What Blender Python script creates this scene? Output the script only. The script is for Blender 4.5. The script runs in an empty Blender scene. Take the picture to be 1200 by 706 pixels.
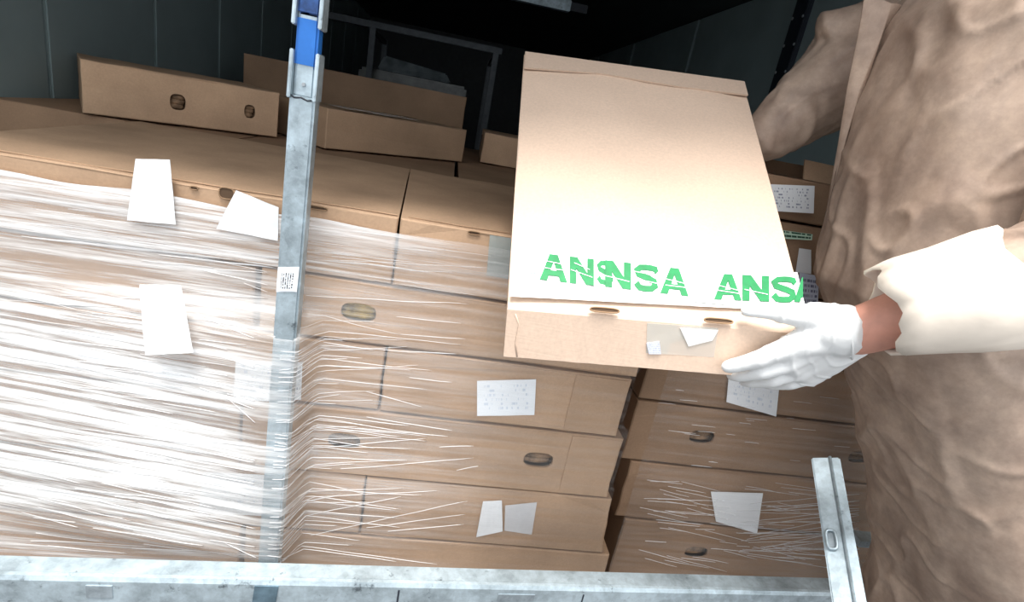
import bpy, bmesh, math, random
from mathutils import Vector, Matrix, noise
from mathutils.geometry import tessellate_polygon
V = Vector
random.seed(7)
S = bpy.context.scene
COL = S.collection

# ------------------------------------------------------------------ camera
F, PITCH, ROLL, YAW, EYE = 640.0, 18.2, 11.0, 9.0, 1.16
p_, t_, y_ = (math.radians(a) for a in (PITCH, ROLL, YAW))
fwd = V((math.sin(y_), math.cos(y_), 0)) * math.cos(p_) - V((0, 0, 1)) * math.sin(p_)
r0 = V((math.cos(y_), -math.sin(y_), 0)); u0 = r0.cross(fwd)
RT = r0 * math.cos(t_) + u0 * math.sin(t_); UP = u0 * math.cos(t_) - r0 * math.sin(t_)
CAM = V((0, 0, EYE))
cd = bpy.data.cameras.new('camera'); co = bpy.data.objects.new('camera', cd); COL.objects.link(co)
cd.lens = 36.0 * F / 1200.0; cd.sensor_width = 36.0; cd.sensor_fit = 'HORIZONTAL'; cd.clip_start = 0.02
co.matrix_world = Matrix(((RT.x, UP.x, -fwd.x, 0), (RT.y, UP.y, -fwd.y, 0), (RT.z, UP.z, -fwd.z, EYE), (0, 0, 0, 1)))
S.camera = co

# ------------------------------------------------------------------ light
w = bpy.data.worlds.new('overcast'); S.world = w; w.use_nodes = True
wn = w.node_tree.nodes; wl = w.node_tree.links
bg = wn['Background']
tc = wn.new('ShaderNodeTexCoord'); sx = wn.new('ShaderNodeSeparateXYZ'); cr = wn.new('ShaderNodeValToRGB')
wl.new(tc.outputs['Generated'], sx.inputs[0]); wl.new(sx.outputs['Z'], cr.inputs[0]); wl.new(cr.outputs[0], bg.inputs[0])
cr.color_ramp.elements[0].position = 0.0; cr.color_ramp.elements[0].color = (.50, .53, .56, 1)
cr.color_ramp.elements[1].position = 0.95; cr.color_ramp.elements[1].color = (1, 1, 1, 1)
bg.inputs[1].default_value = 1.55
sd = bpy.data.lights.new('sun', 'SUN'); sd.energy = 4.3; sd.angle = math.radians(24); sd.color = (1, .97, .93)
so = bpy.data.objects.new('sun', sd); COL.objects.link(so)
so.rotation_euler = V((0.10, 0.26, -1.0)).to_track_quat('-Z', 'Y').to_euler(); so.location = (0, -3, 5)
S.view_settings.view_transform = 'Standard'; S.view_settings.look = 'None'
S.view_settings.exposure = 0.70; S.view_settings.gamma = 1.0; S.view_settings.use_curve_mapping = False

# ------------------------------------------------------------------ pixel helpers
def ray(x, y): return RT * ((x - 600) / F) - UP * ((y - 353) / F) + fwd
def PY(x, y, Y): d = ray(x, y); return CAM + d * (Y / d.y)
def PZ(x, y, z): d = ray(x, y); return CAM + d * ((z - EYE) / d.z)
def PX(x, y, X): d = ray(x, y); return CAM + d * (X / d.x)
def D(x, y, d): return CAM + ray(x, y) * d

# ------------------------------------------------------------------ materials
def nt(name):
    m = bpy.data.materials.new(name); m.use_nodes = True
    return m, m.node_tree.nodes, m.node_tree.links, m.node_tree.nodes['Principled BSDF']
def noise_node(N, L, scale, detail=3, vec=None, rough=.55):
    n = N.new('ShaderNodeTexNoise'); n.inputs['Scale'].default_value = scale; n.inputs['Detail'].default_value = detail
    n.inputs['Roughness'].default_value = rough
    if vec: L.new(vec, n.inputs['Vector'])
    return n
def ramp(N, L, src, a, b, ca, cb):
    r = N.new('ShaderNodeValToRGB'); L.new(src, r.inputs[0])
    r.color_ramp.elements[0].position = a; r.color_ramp.elements[1].position = b
    r.color_ramp.elements[0].color = (*ca, 1); r.color_ramp.elements[1].color = (*cb, 1)
    return r
def mapping(N, L, scale, coord='Object', rot=(0, 0, 0)):
    t = N.new('ShaderNodeTexCoord'); m = N.new('ShaderNodeMapping'); m.inputs['Scale'].default_value = scale
    m.inputs['Rotation'].default_value = rot
    L.new(t.outputs[coord], m.inputs[0]); return m.outputs[0]
def bump(N, L, src, bs, strength, dist):
    b = N.new('ShaderNodeBump'); b.inputs['Strength'].default_value = strength; b.inputs['Distance'].default_value = dist
    L.new(src, b.inputs['Height']); L.new(b.outputs[0], bs.inputs['Normal'])

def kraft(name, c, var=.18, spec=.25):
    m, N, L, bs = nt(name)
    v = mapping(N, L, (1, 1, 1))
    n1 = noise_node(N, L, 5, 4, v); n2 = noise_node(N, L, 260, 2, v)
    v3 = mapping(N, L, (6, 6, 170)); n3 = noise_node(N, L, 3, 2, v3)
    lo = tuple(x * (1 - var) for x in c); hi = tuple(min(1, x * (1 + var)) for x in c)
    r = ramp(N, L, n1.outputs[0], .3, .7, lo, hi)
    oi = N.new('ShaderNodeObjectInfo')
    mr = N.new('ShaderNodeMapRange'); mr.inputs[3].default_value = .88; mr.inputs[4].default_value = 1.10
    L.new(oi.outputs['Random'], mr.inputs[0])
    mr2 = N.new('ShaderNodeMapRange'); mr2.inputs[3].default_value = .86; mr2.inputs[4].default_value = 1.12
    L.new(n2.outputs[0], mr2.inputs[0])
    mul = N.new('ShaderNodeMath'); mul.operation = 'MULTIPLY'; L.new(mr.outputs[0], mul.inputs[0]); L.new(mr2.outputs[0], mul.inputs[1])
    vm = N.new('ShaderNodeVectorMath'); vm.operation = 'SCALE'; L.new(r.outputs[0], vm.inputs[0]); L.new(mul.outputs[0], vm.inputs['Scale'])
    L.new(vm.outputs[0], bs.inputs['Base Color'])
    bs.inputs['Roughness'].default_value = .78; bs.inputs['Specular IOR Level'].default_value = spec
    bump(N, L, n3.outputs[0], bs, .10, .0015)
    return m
def plain(name, c, rough=.6, metal=0., spec=.4, nscale=0, var=.15, bstr=0, bscale=40):
    m, N, L, bs = nt(name)
    bs.inputs['Roughness'].default_value = rough; bs.inputs['Metallic'].default_value = metal
    bs.inputs['Specular IOR Level'].default_value = spec
    v = mapping(N, L, (1, 1, 1))
    n = noise_node(N, L, nscale or 30, 4, v)
    r = ramp(N, L, n.outputs[0], .3, .7, tuple(x * (1 - var) for x in c), tuple(min(1, x * (1 + var)) for x in c))
    L.new(r.outputs[0], bs.inputs['Base Color'])
    if bstr:
        nb = noise_node(N, L, bscale, 3, v); bump(N, L, nb.outputs[0], bs, bstr, .003)
    return m
def galv(name, c=(.45, .54, .59), rough=.42):
    m, N, L, bs = nt(name)
    v = mapping(N, L, (1, 1, 1))
    vo = N.new('ShaderNodeTexVoronoi'); vo.inputs['Scale'].default_value = 110; L.new(v, vo.inputs['Vector'])
    n = noise_node(N, L, 22, 5, v, .7)
    mx = N.new('ShaderNodeMath'); mx.operation = 'MULTIPLY_ADD'; L.new(vo.outputs['Color'], mx.inputs[0]); mx.inputs[1].default_value = .10
    L.new(n.outputs[0], mx.inputs[2])
    r = ramp(N, L, mx.outputs[0], .38, .72, tuple(x * .62 for x in c), tuple(min(1, x * 1.2) for x in c))
    g = noise_node(N, L, 38, 6, v, .75); g2 = ramp(N, L, g.outputs[0], .30, .40, (.10, .11, .12), (1, 1, 1))
    mm = N.new('ShaderNodeMixRGB'); mm.blend_type = 'MULTIPLY'; mm.inputs[0].default_value = .75
    L.new(r.outputs[0], mm.inputs[1]); L.new(g2.outputs[0], mm.inputs[2]); L.new(mm.outputs[0], bs.inputs['Base Color'])
    bs.inputs['Metallic'].default_value = .55; bs.inputs['Roughness'].default_value = rough
    bump(N, L, n.outputs[0], bs, .12, .002)
    return m
def film_mat(name, lo, hi, zs=60., density_attr=True):
    """clear stretch film: mostly transparent, milky where it is bunched into horizontal folds"""
    m, N, L, bs = nt(name); out = N['Material Output']
    v = mapping(N, L, (2.2, 2.2, zs), rot=(0, .03, 0)); n = noise_node(N, L, 1.6, 5, v, .65)
    r = ramp(N, L, n.outputs[0], .40, .72, (lo,) * 3, (hi,) * 3)
    at = N.new('ShaderNodeAttribute'); at.attribute_name = 'layers'
    mu = N.new('ShaderNodeMath'); mu.operation = 'MULTIPLY'; mu.use_clamp = True
    L.new(r.outputs[0], mu.inputs[0]); L.new(at.outputs['Fac'], mu.inputs[1])
    bs.inputs['Base Color'].default_value = (.95, .95, .95, 1); bs.inputs['Roughness'].default_value = .25
    bs.inputs['Specular IOR Level'].default_value = .6
    bump(N, L, n.outputs[0], bs, .6, .004)
    tr = N.new('ShaderNodeBsdfTransparent'); mx = N.new('ShaderNodeMixShader')
    L.new(mu.outputs[0], mx.inputs[0]); L.new(tr.outputs[0], mx.inputs[1]); L.new(bs.outputs[0], mx.inputs[2])
    gl = N.new('ShaderNodeBsdfGlossy'); gl.inputs['Roughness'].default_value = .18
    fr = N.new('ShaderNodeLayerWeight'); fr.inputs[0].default_value = .12
    mf = N.new('ShaderNodeMath'); mf.operation = 'MULTIPLY'; mf.inputs[1].default_value = .35; L.new(fr.outputs['Fresnel'], mf.inputs[0])
    m2 = N.new('ShaderNodeMixShader'); L.new(mf.outputs[0], m2.inputs[0]); L.new(mx.outputs[0], m2.inputs[1]); L.new(gl.outputs[0], m2.inputs[2])
    L.new(m2.outputs[0], out.inputs[0])
    return m
def alpha_mat(name, c, a, rough=.3):
    m, N, L, bs = nt(name); bs.inputs['Base Color'].default_value = (*c, 1); bs.inputs['Alpha'].default_value = a
    bs.inputs['Roughness'].default_value = rough; return m
def print_mat(name, base, ink, rows=9, dens=.52, m0=.12):
    """paper label with small unreadable print in rows (flat print)"""
    m, N, L, bs = nt(name)
    uv = N.new('ShaderNodeTexCoord'); sp = N.new('ShaderNodeSeparateXYZ'); L.new(uv.outputs['UV'], sp.inputs[0])
    wv = N.new('ShaderNodeMath'); wv.operation = 'MULTIPLY'; wv.inputs[1].default_value = rows; L.new(sp.outputs['Y'], wv.inputs[0])
    fr = N.new('ShaderNodeMath'); fr.operation = 'FRACT'; L.new(wv.outputs[0], fr.inputs[0])
    row = N.new('ShaderNodeMath'); row.operation = 'GREATER_THAN'; row.inputs[1].default_value = .45; L.new(fr.outputs[0], row.inputs[0])
    fl = N.new('ShaderNodeMath'); fl.operation = 'FLOOR'; L.new(wv.outputs[0], fl.inputs[0])
    cb = N.new('ShaderNodeCombineXYZ'); L.new(sp.outputs['X'], cb.inputs[0]); L.new(fl.outputs[0], cb.inputs[1])
    mp = N.new('ShaderNodeMapping'); mp.inputs['Scale'].default_value = (22, 3.7, 1); L.new(cb.outputs[0], mp.inputs[0])
    n = noise_node(N, L, 1.0, 2, mp.outputs[0]); gt = N.new('ShaderNodeMath'); gt.operation = 'GREATER_THAN'; gt.inputs[1].default_value = dens
    L.new(n.outputs[0], gt.inputs[0])
    a = N.new('ShaderNodeMath'); a.operation = 'MULTIPLY'; L.new(row.outputs[0], a.inputs[0]); L.new(gt.outputs[0], a.inputs[1])
    last = a
    for ax in ('X', 'Y'):
        for op, val in (('GREATER_THAN', m0), ('LESS_THAN', 1 - m0)):
            q = N.new('ShaderNodeMath'); q.operation = op; q.inputs[1].default_value = val; L.new(sp.outputs[ax], q.inputs[0])
            z = N.new('ShaderNodeMath'); z.operation = 'MULTIPLY'; L.new(last.outputs[0], z.inputs[0]); L.new(q.outputs[0], z.inputs[1]); last = z
    mx = N.new('ShaderNodeMixRGB'); L.new(last.outputs[0], mx.inputs[0])
    mx.inputs[1].default_value = (*base, 1); mx.inputs[2].default_value = (*ink, 1)
    L.new(mx.outputs[0], bs.inputs['Base Color']); bs.inputs['Roughness'].default_value = .5
    return m

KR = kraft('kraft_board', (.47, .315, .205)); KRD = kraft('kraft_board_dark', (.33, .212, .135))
KRC = kraft('kraft_board_pale', (.62, .47, .365), .05)
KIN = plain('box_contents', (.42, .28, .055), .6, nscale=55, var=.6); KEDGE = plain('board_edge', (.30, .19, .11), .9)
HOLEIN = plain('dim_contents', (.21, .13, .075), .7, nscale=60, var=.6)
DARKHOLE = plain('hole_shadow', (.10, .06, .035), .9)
PAPER = plain('white_paper', (.84, .86, .88), .6, nscale=12, var=.05, bstr=.2, bscale=25)
PRINT = print_mat('printed_paper', (.82, .85, .88), (.30, .33, .42), 9, .55)
PRINTF = print_mat('faint_print', (.84, .87, .90), (.62, .68, .76), 8, .56)
PRINTD = print_mat('dark_print', (.80, .84, .88), (.05, .05, .06), 7, .45, .10)
GREEN = plain('green_ink', (.004, .21, .06), .5, nscale=70, var=.15); CYAN = plain('cyan_ink', (.35, .72, .74), .45)
TAPEW = plain('white_tape', (.90, .91, .90), .35, nscale=20, var=.04)
FILM = film_mat('stretch_film_clear', .11, .68); FOLD = alpha_mat('film_fold', (.97, .97, .98), .55)
CLEAR = alpha_mat('clear_tape', (.75, .78, .76), .38, .15)
GALV = galv('galvanised_steel'); GALVD = galv('galvanised_steel_dull', (.36, .42, .46)); 
BLUE = plain('blue_band', (.022, .15, .50), .4, nscale=25, var=.2); BLUED = plain('blue_band_worn', (.03, .09, .28), .5, nscale=60, var=.6)
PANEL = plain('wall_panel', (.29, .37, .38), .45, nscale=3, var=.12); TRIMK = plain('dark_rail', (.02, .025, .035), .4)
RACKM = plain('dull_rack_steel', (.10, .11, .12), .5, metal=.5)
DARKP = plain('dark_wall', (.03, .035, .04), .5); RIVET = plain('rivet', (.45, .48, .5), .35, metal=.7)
FLOORM = plain('worn_deck', (.12, .11, .10), .8, nscale=8, var=.4, bstr=.3); GROUND = plain('asphalt', (.075, .075, .078), .9, nscale=90, var=.4, bstr=.5, bscale=200)
SKIN = plain('skin', (.56, .27, .20), .5, nscale=30, var=.18, bstr=.2, bscale=120); HAIR = plain('dark_hair', (.035, .025, .02), .5, nscale=120, var=.4)
GLOVE = plain('white_latex', (.70, .71, .71), .42, nscale=30, var=.03, bstr=.12, bscale=160)
TROUS = plain('work_trousers', (.06, .07, .09), .8); SHOE = plain('black_rubber', (.025, .025, .025), .5)
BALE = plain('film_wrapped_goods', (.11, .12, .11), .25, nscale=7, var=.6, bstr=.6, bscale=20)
EYE_W = plain('eye_white', (.8, .78, .75), .3); IRIS = plain('iris', (.06, .035, .02), .2); LIP = plain('lips', (.5, .2, .17), .5)
def gown_mat():
    m, N, L, bs = nt('tan_gown')
    v = mapping(N, L, (1, 1, 1)); n = noise_node(N, L, 9, 6, v, .7)
    r = ramp(N, L, n.outputs[0], .32, .66, (.30, .21, .16), (.51, .385, .30))
    n2 = noise_node(N, L, 26, 5, v, .7); r2 = ramp(N, L, n2.outputs[0], .35, .60, (.66, .66, .68), (1, 1, 1))
    mm = N.new('ShaderNodeMixRGB'); mm.blend_type = 'MULTIPLY'; mm.inputs[0].default_value = .7
    L.new(r.outputs[0], mm.inputs[1]); L.new(r2.outputs[0], mm.inputs[2]); L.new(mm.outputs[0], bs.inputs['Base Color'])
    bs.inputs['Roughness'].default_value = .6
    v3 = mapping(N, L, (1, 1, .45)); n3 = noise_node(N, L, 16, 4, v3, .6); n3.noise_type = 'RIDGED_MULTIFRACTAL'; n3.inputs['Distortion'].default_value = .8
    bump(N, L, n3.outputs[0], bs, .32, .006)
    return m
GOWN = gown_mat(); GOWNP = plain('lit_gown_and_button', (.74, .66, .57), .6, nscale=14, var=.10, bstr=.3, bscale=30)

# ------------------------------------------------------------------ object helpers
def link(name, me, mat, parent=None):
    o = bpy.data.objects.new(name, me); COL.objects.link(o)
    if mat and not me.materials: me.materials.append(mat)
    if parent is not None: o.parent = parent; o.matrix_parent_inverse = parent_inv(parent)
    return o
def parent_inv(p):
    m = Matrix.Identity(4)                        # parts of parts hang on meshes whose world matrix is the identity
    if p.parent is None: m.translation = -p.location
    return m
def obj(name, bm, mat, parent=None, smooth=False):
    bmesh.ops.recalc_face_normals(bm, faces=bm.faces)
    me = bpy.data.meshes.new(name); bm.to_mesh(me); bm.free()
    if smooth:
        for p in me.polygons: p.use_smooth = True
    return link(name, me, mat, parent)
def raw(name, vs, fs, mat, parent=None, smooth=False, uv=None):
    me = bpy.data.meshes.new(name); me.from_pydata([tuple(v) for v in vs], [], fs); me.update()
    if smooth:
        for p in me.polygons: p.use_smooth = True
    if uv:
        ul = me.uv_layers.new()
        for lp in me.loops: ul.data[lp.index].uv = uv[lp.vertex_index]
    return link(name, me, mat, parent)
def empty(name, loc, label, cat, group=None):
    o = bpy.data.objects.new(name, None); COL.objects.link(o); o.location = loc; o.empty_display_size = .05
    o['label'] = label; o['category'] = cat
    if group: o['group'] = group
    return o
def structure(o): o['kind'] = 'structure'; return o
def add_box(bm, a, b, bev=0.):
    a, b = V(a), V(b)
    vs = [bm.verts.new((x, y, z)) for x in (a.x, b.x) for y in (a.y, b.y) for z in (a.z, b.z)]
    fs = [bm.faces.new([vs[i] for i in q]) for q in ((0, 1, 3, 2), (4, 6, 7, 5), (0, 4, 5, 1), (2, 3, 7, 6), (0, 2, 6, 4), (1, 5, 7, 3))]
    if bev:
        es = list({e for f in fs for e in f.edges}); bmesh.ops.bevel(bm, geom=es, offset=bev, segments=2, affect='EDGES')
def add_hexa(bm, P, bev=0.):
    """P: 8 points, bottom loop then top loop"""
    vs = [bm.verts.new(p) for p in P]
    fs = [bm.faces.new([vs[i] for i in q]) for q in ((0, 1, 2, 3), (4, 7, 6, 5), (0, 4, 5, 1), (1, 5, 6, 2), (2, 6, 7, 3), (3, 7, 4, 0))]
    if bev:
        bmesh.ops.recalc_face_normals(bm, faces=fs)
        es = list({e for f in fs for e in f.edges}); bmesh.ops.bevel(bm, geom=es, offset=bev, segments=2, affect='EDGES')
def box(name, a, b, mat, parent=None, bev=0.):
    bm = bmesh.new(); add_box(bm, a, b, bev); return obj(name, bm, mat, parent)
def frame_of(d):
    d = d.normalized(); a = V((0, 0, 1)) if abs(d.z) < .9 else V((1, 0, 0))
    x = d.cross(a).normalized(); return x, x.cross(d).normalized()
def add_tube(bm, pts, r, n=10, closed=False):
    pts = [V(p) for p in pts]; rings = []
    for i, p in enumerate(pts):
        q0 = pts[(i - 1) % len(pts)] if (closed or i) else p; q1 = pts[(i + 1) % len(pts)] if (closed or i < len(pts) - 1) else p
        x, y = frame_of(q1 - q0); rr = r[i] if isinstance(r, (list, tuple)) else r
        rings.append([bm.verts.new(p + (x * math.cos(2 * math.pi * k / n) + y * math.sin(2 * math.pi * k / n)) * rr) for k in range(n)])
    m = len(rings)
    for i in range(m if closed else m - 1):
        a, b = rings[i], rings[(i + 1) % m]
        for k in range(n): bm.faces.new((a[k], a[(k + 1) % n], b[(k + 1) % n], b[k]))
    if not closed: bm.faces.new(rings[0][::-1]); bm.faces.new(rings[-1])
def sheet(name, q, mat, parent, thick=.0006, off=.0008, nx=1, ny=1, wob=0., nrm=None, seed=0):
    """thin paper / tape sheet: q = bl, br, tr, tl on a surface; given a real thickness along nrm"""
    q = [V(p) for p in q]
    n = V(nrm) if nrm else (q[1] - q[0]).cross(q[3] - q[0]).normalized()
    vs, uv, fs = [], [], []
    for s in (0, 1):
        for j in range(ny + 1):
            for i in range(nx + 1):
                u, v = i / nx, j / ny
                p = (q[0] * (1 - u) + q[1] * u) * (1 - v) + (q[3] * (1 - u) + q[2] * u) * v
                h = wob * (.5 + .5 * noise.noise(V((u * 3 + seed, v * 3, seed * 1.7))))
                vs.append(p + n * (off + h + s * thick)); uv.append((u, v))
    K = (nx + 1) * (ny + 1)
    for j in range(ny):
        for i in range(nx):
            a = j * (nx + 1) + i
            fs.append((a + K, a + 1 + K, a + nx + 2 + K, a + nx + 1 + K)); fs.append((a, a + nx + 1, a + nx + 2, a + 1))
    for i in range(nx):
        a = i; fs.append((a, a + 1, a + 1 + K, a + K)); a = ny * (nx + 1) + i; fs.append((a + 1, a, a + K, a + 1 + K))
    for j in range(ny):
        a = j * (nx + 1); fs.append((a + nx + 1, a, a + K, a + nx + 1 + K)); a += nx; fs.append((a, a + nx + 1, a + nx + 1 + K, a + K))
    return raw(name, vs, fs, mat, parent, uv=uv)
def remeshed(name, bm, mat, parent, voxel, smooth=6, disp=None):
    """one continuous skin out of overlapping closed pieces"""
    me = bpy.data.meshes.new(name + '_source'); bm.to_mesh(me); bm.free()
    tmp = bpy.data.objects.new('temporary', me); COL.objects.link(tmp)
    md = tmp.modifiers.new('r', 'REMESH'); md.mode = 'VOXEL'; md.voxel_size = voxel
    sm = tmp.modifiers.new('s', 'SMOOTH'); sm.factor = .5; sm.iterations = smooth
    dg = bpy.context.evaluated_depsgraph_get()
    out = bpy.data.meshes.new_from_object(tmp.evaluated_get(dg)); out.name = name
    bpy.data.objects.remove(tmp); bpy.data.meshes.remove(me)
    if disp:
        ns = [v.normal.copy() for v in out.vertices]
        for v, n in zip(out.vertices, ns): v.co += n * disp(v.co, n)
        out.update()
    for p in out.polygons: p.use_smooth = True
    out.materials.clear()
    return link(name, out, mat, parent)
def add_capsule(bm, a, b, ra, rb, sub=2, sa=None):
    """closed cone-sphere between two joints"""
    a, b = V(a), V(b); d = b - a; L = d.length
    if L < 1e-5: d = V((0, 0, 1))
    d = d.normalized(); x, y = frame_of(d); n = 16; prof = []
    for k in range(5): t = math.pi / 2 * k / 4; prof.append((-ra * math.cos(t), ra * math.sin(t)))
    for k in range(5): t = math.pi / 2 * k / 4; prof.append((L + rb * math.sin(t), rb * math.cos(t)))
    p0 = bm.verts.new(a + d * prof[0][0]); p1 = bm.verts.new(a + d * prof[-1][0]); rings = []
    for s, r in prof[1:-1]:
        rings.append([bm.verts.new(a + d * s + (x * math.cos(2 * math.pi * k / n) + y * math.sin(2 * math.pi * k / n)) * r) for k in range(n)])
    fs = []
    for k in range(n):
        m = (k + 1) % n
        fs.append(bm.faces.new((p0, rings[0][m], rings[0][k]))); fs.append(bm.faces.new((p1, rings[-1][k], rings[-1][m])))
        for q, r in zip(rings[:-1], rings[1:]): fs.append(bm.faces.new((q[k], q[m], r[m], r[k])))
    bmesh.ops.recalc_face_normals(bm, faces=fs)
def add_ball(bm, c, s, sub=2, rot=None):
    m = Matrix.Translation(V(c)) @ (rot.to_4x4() if rot else Matrix.Identity(4)) @ Matrix.Diagonal((*s, 1))
    bmesh.ops.create_icosphere(bm, subdivisions=sub, radius=1, matrix=m)
def chain(bm, pts, rs, sub=2):
    for i in range(len(pts) - 1): add_capsule(bm, pts[i], pts[i + 1], rs[i], rs[i + 1], sub)

# ------------------------------------------------------------------ truck body (the setting)
K1 = 1.0526                                     # stack front plane at Y = .80
YL, YR = .80, .90
DECK = .255
structure(box('ground', (-6, -6, -.1), (6, 7.3, 0), GROUND))
structure(box('floor', (-1.25, .742, .10), (1.55, 7.1, DECK), FLOORM))
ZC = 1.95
structure(box('unseen_shading_roof', (-1.25, .50, ZC), (1.55, 7.1, ZC + .07), DARKP))  # unseen roof, set low and forward so it shades interior and stacks
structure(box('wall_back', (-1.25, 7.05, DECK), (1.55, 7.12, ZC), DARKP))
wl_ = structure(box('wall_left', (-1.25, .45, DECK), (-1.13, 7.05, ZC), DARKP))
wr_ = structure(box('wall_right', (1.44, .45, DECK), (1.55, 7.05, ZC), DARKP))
def wall_panels(parent, x0, x1, edges, gap):
    for a, b in zip(edges[:-1], edges[1:]):
        bm = bmesh.new(); add_box(bm, (min(x0, x1), a + gap, DECK + .005), (max(x0, x1), b - gap, ZC - .004), .004)
        obj('wall_panel', bm, PANEL, parent)
xl = -1.10
e1, e2 = PX(182, 40, xl).y, PX(257, 40, xl).y
st = e2 - e1
wall_panels(wl_, xl, -1.129, [.46, e1 - st, e1, e2] + [e2 + st * k for k in range(1, 7)] + [7.04], .006)
xr = 1.40
r1, r2, r3 = PX(932, 50, xr).y, PX(815, 42, xr).y, PX(747, 38, xr).y
wall_panels(wr_, xr, 1.439, [.46, r1 - 1.1, r1, r2, r3, r3 + 1.2, 7.04], .014)
tr = structure(box('trim_1', (1.375, r1 - .05, DECK + .01), (1.4, r1 + .05, ZC - .01), TRIMK, bev=.004))
for sgn in (-1, 1):
    for k in range(14):
        bm = bmesh.new(); z = DECK + .10 + k * .11
        bmesh.ops.create_uvsphere(bm, u_segments=8, v_segments=5, radius=.007, matrix=Matrix.Translation((1.374, r1 + sgn * .038, z)) @ Matrix.Diagonal((.5, 1, 1, 1)))
        obj('rivet', bm, RIVET, tr)

# pale lashing bar hung under the roof, deep inside
a = PY(500, -9, 3.5); b = PY(668, 8, 3.5)
t = empty('ceiling_bar', (b.x, 3.5, ZC), 'pale grey metal bar hanging under the truck roof deep inside', 'bar')
box('bar', (-.55, 3.47, b.z - .03), (b.x, 3.53, b.z + .03), GALV, t, .004)
box('end_cap', (b.x, 3.475, b.z - .022), (b.x + .10, 3.525, b.z + .022), TRIMK, t, .003)
for x in (-.45, b.x - .1): box('hanger', (x, 3.49, b.z + .028), (x + .02, 3.51, ZC + .002), GALVD, t)

# ------------------------------------------------------------------ cardboard boxes
def oval(c, rx, rz, n=18):
    out = []
    for k in range(n):
        a = 2 * math.pi * k / n; ca, sa = math.cos(a), math.sin(a)
        out.append((c[0] + rx * math.copysign(abs(ca) ** .7, ca), c[1] + rz * math.copysign(abs(sa) ** .75, sa)))
    return out
def carton(label, group, X0, X1, z0, z1, depth, y0, holes=(), mat=None, name='cardboard_box', jit=.0016, rot=0., origin=None, seed=0, dl=0., dr=0., openTop=False, ndiv=9, skew=0., liner=None):
    """a folded box in a local frame: x along the front, y into the stack. holes = (x, z, rx, rz)."""
    mat = mat or KR; rnd = random.Random(seed * 31 + 5)
    o3 = V(origin) if origin else V((0, 0, 0)); M = Matrix.Rotation(rot, 3, 'Z')
    base = o3 + M @ V(((X0 + X1) / 2, y0 + depth / 2, z0))
    root = empty(name, base, label, 'box', group)
    T = lambda x, y, z: o3 + M @ V((x + skew * (y - y0), y, z))
    g = .0012; x0, x1, b0, b1 = X0 + g, X1 - g, z0 + g * .3, z1 - g * .3
    # outline of the front, with small dents along the edges
    loop = []
    nz = 4
    def j(): return rnd.uniform(-jit, jit * .3)
    for i in range(ndiv): u = i / ndiv; loop.append((x0 + (x1 - x0) * u, b0 - (j() * .0), u))
    for i in range(nz): loop.append((x1 + dr * (1 - i / nz) + j(), b0 + (b1 - b0) * i / nz, 1))
    for i in range(ndiv): u = 1 - i / ndiv; loop.append((x0 + (x1 - x0) * u, b1 + j(), u))
    for i in range(nz): loop.append((x0 + dl * (i / nz) - j(), b1 + (b0 - b1) * i / nz, 0))
    cx, cz = (x0 + x1) / 2, (b0 + b1) / 2; bev = .0022
    L0 = [(x + (bev if x < cx else -bev) * (1 if abs(x - cx) > (x1 - x0) * .48 else 0), z + (bev if z < cz else -bev) * (1 if abs(z - cz) > (b1 - b0) * .44 else 0)) for x, z, _ in loop]
    vs, fs = [], []
    n = len(loop)
    yj = [y0 + rnd.uniform(-.0015, .0015) for _ in range(n)]
    for (x, z), y in zip(L0, yj): vs.append(T(x, y, z))
    for (x, z, _), y in zip(loop, yj): vs.append(T(x, y + bev, z))
    for (x, z, _) in loop: vs.append(T(x, y0 + depth, z))
    for i in range(n):
        k = (i + 1) % n
        fs += [(i, k, n + k, n + i), (n + i, n + k, 2 * n + k, 2 * n + i)]
    fs.append(tuple(range(3 * n - 1, 2 * n - 1, -1)))
    polys = [[V((x, z, 0)) for x, z in L0]]; idx = list(range(n))
    hole_rings = []
    for (hx, hz, rx, rz) in holes:
        ring = oval((hx, hz), rx, rz); s = len(vs)
        vs += [T(x, y0, z) for x, z in ring]; polys.append([V((x, z, 0)) for x, z in ring]); idx += list(range(s, s + len(ring)))
        s2 = len(vs); vs += [T(x, y0 + .005, z) for x, z in ring]
        for k in range(len(ring)):
            m = (k + 1) % len(ring); fs.append((s + k, s + m, s2 + m, s2 + k))
        hole_rings.append((hx, hz, rx, rz))
    for tri in tessellate_polygon(polys): fs.append(tuple(idx[i] for i in tri))
    bm = bmesh.new()
    bv = [bm.verts.new(v) for v in vs]
    for f in fs:
        try: bm.faces.new([bv[i] for i in f])
        except ValueError: pass
    obj('body', bm, mat, root)
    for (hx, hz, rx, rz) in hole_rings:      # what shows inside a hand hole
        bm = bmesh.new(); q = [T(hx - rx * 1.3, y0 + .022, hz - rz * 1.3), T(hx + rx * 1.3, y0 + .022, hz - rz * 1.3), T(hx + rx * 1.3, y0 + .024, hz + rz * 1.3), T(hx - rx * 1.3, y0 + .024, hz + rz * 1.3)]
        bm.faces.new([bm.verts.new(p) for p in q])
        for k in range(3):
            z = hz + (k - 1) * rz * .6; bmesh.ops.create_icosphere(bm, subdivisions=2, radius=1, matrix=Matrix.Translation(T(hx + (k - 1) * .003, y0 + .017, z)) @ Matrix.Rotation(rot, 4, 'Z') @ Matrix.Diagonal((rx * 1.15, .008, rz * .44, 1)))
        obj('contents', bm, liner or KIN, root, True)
    root['f'] = 0; del root['f']
    return root, T

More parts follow.
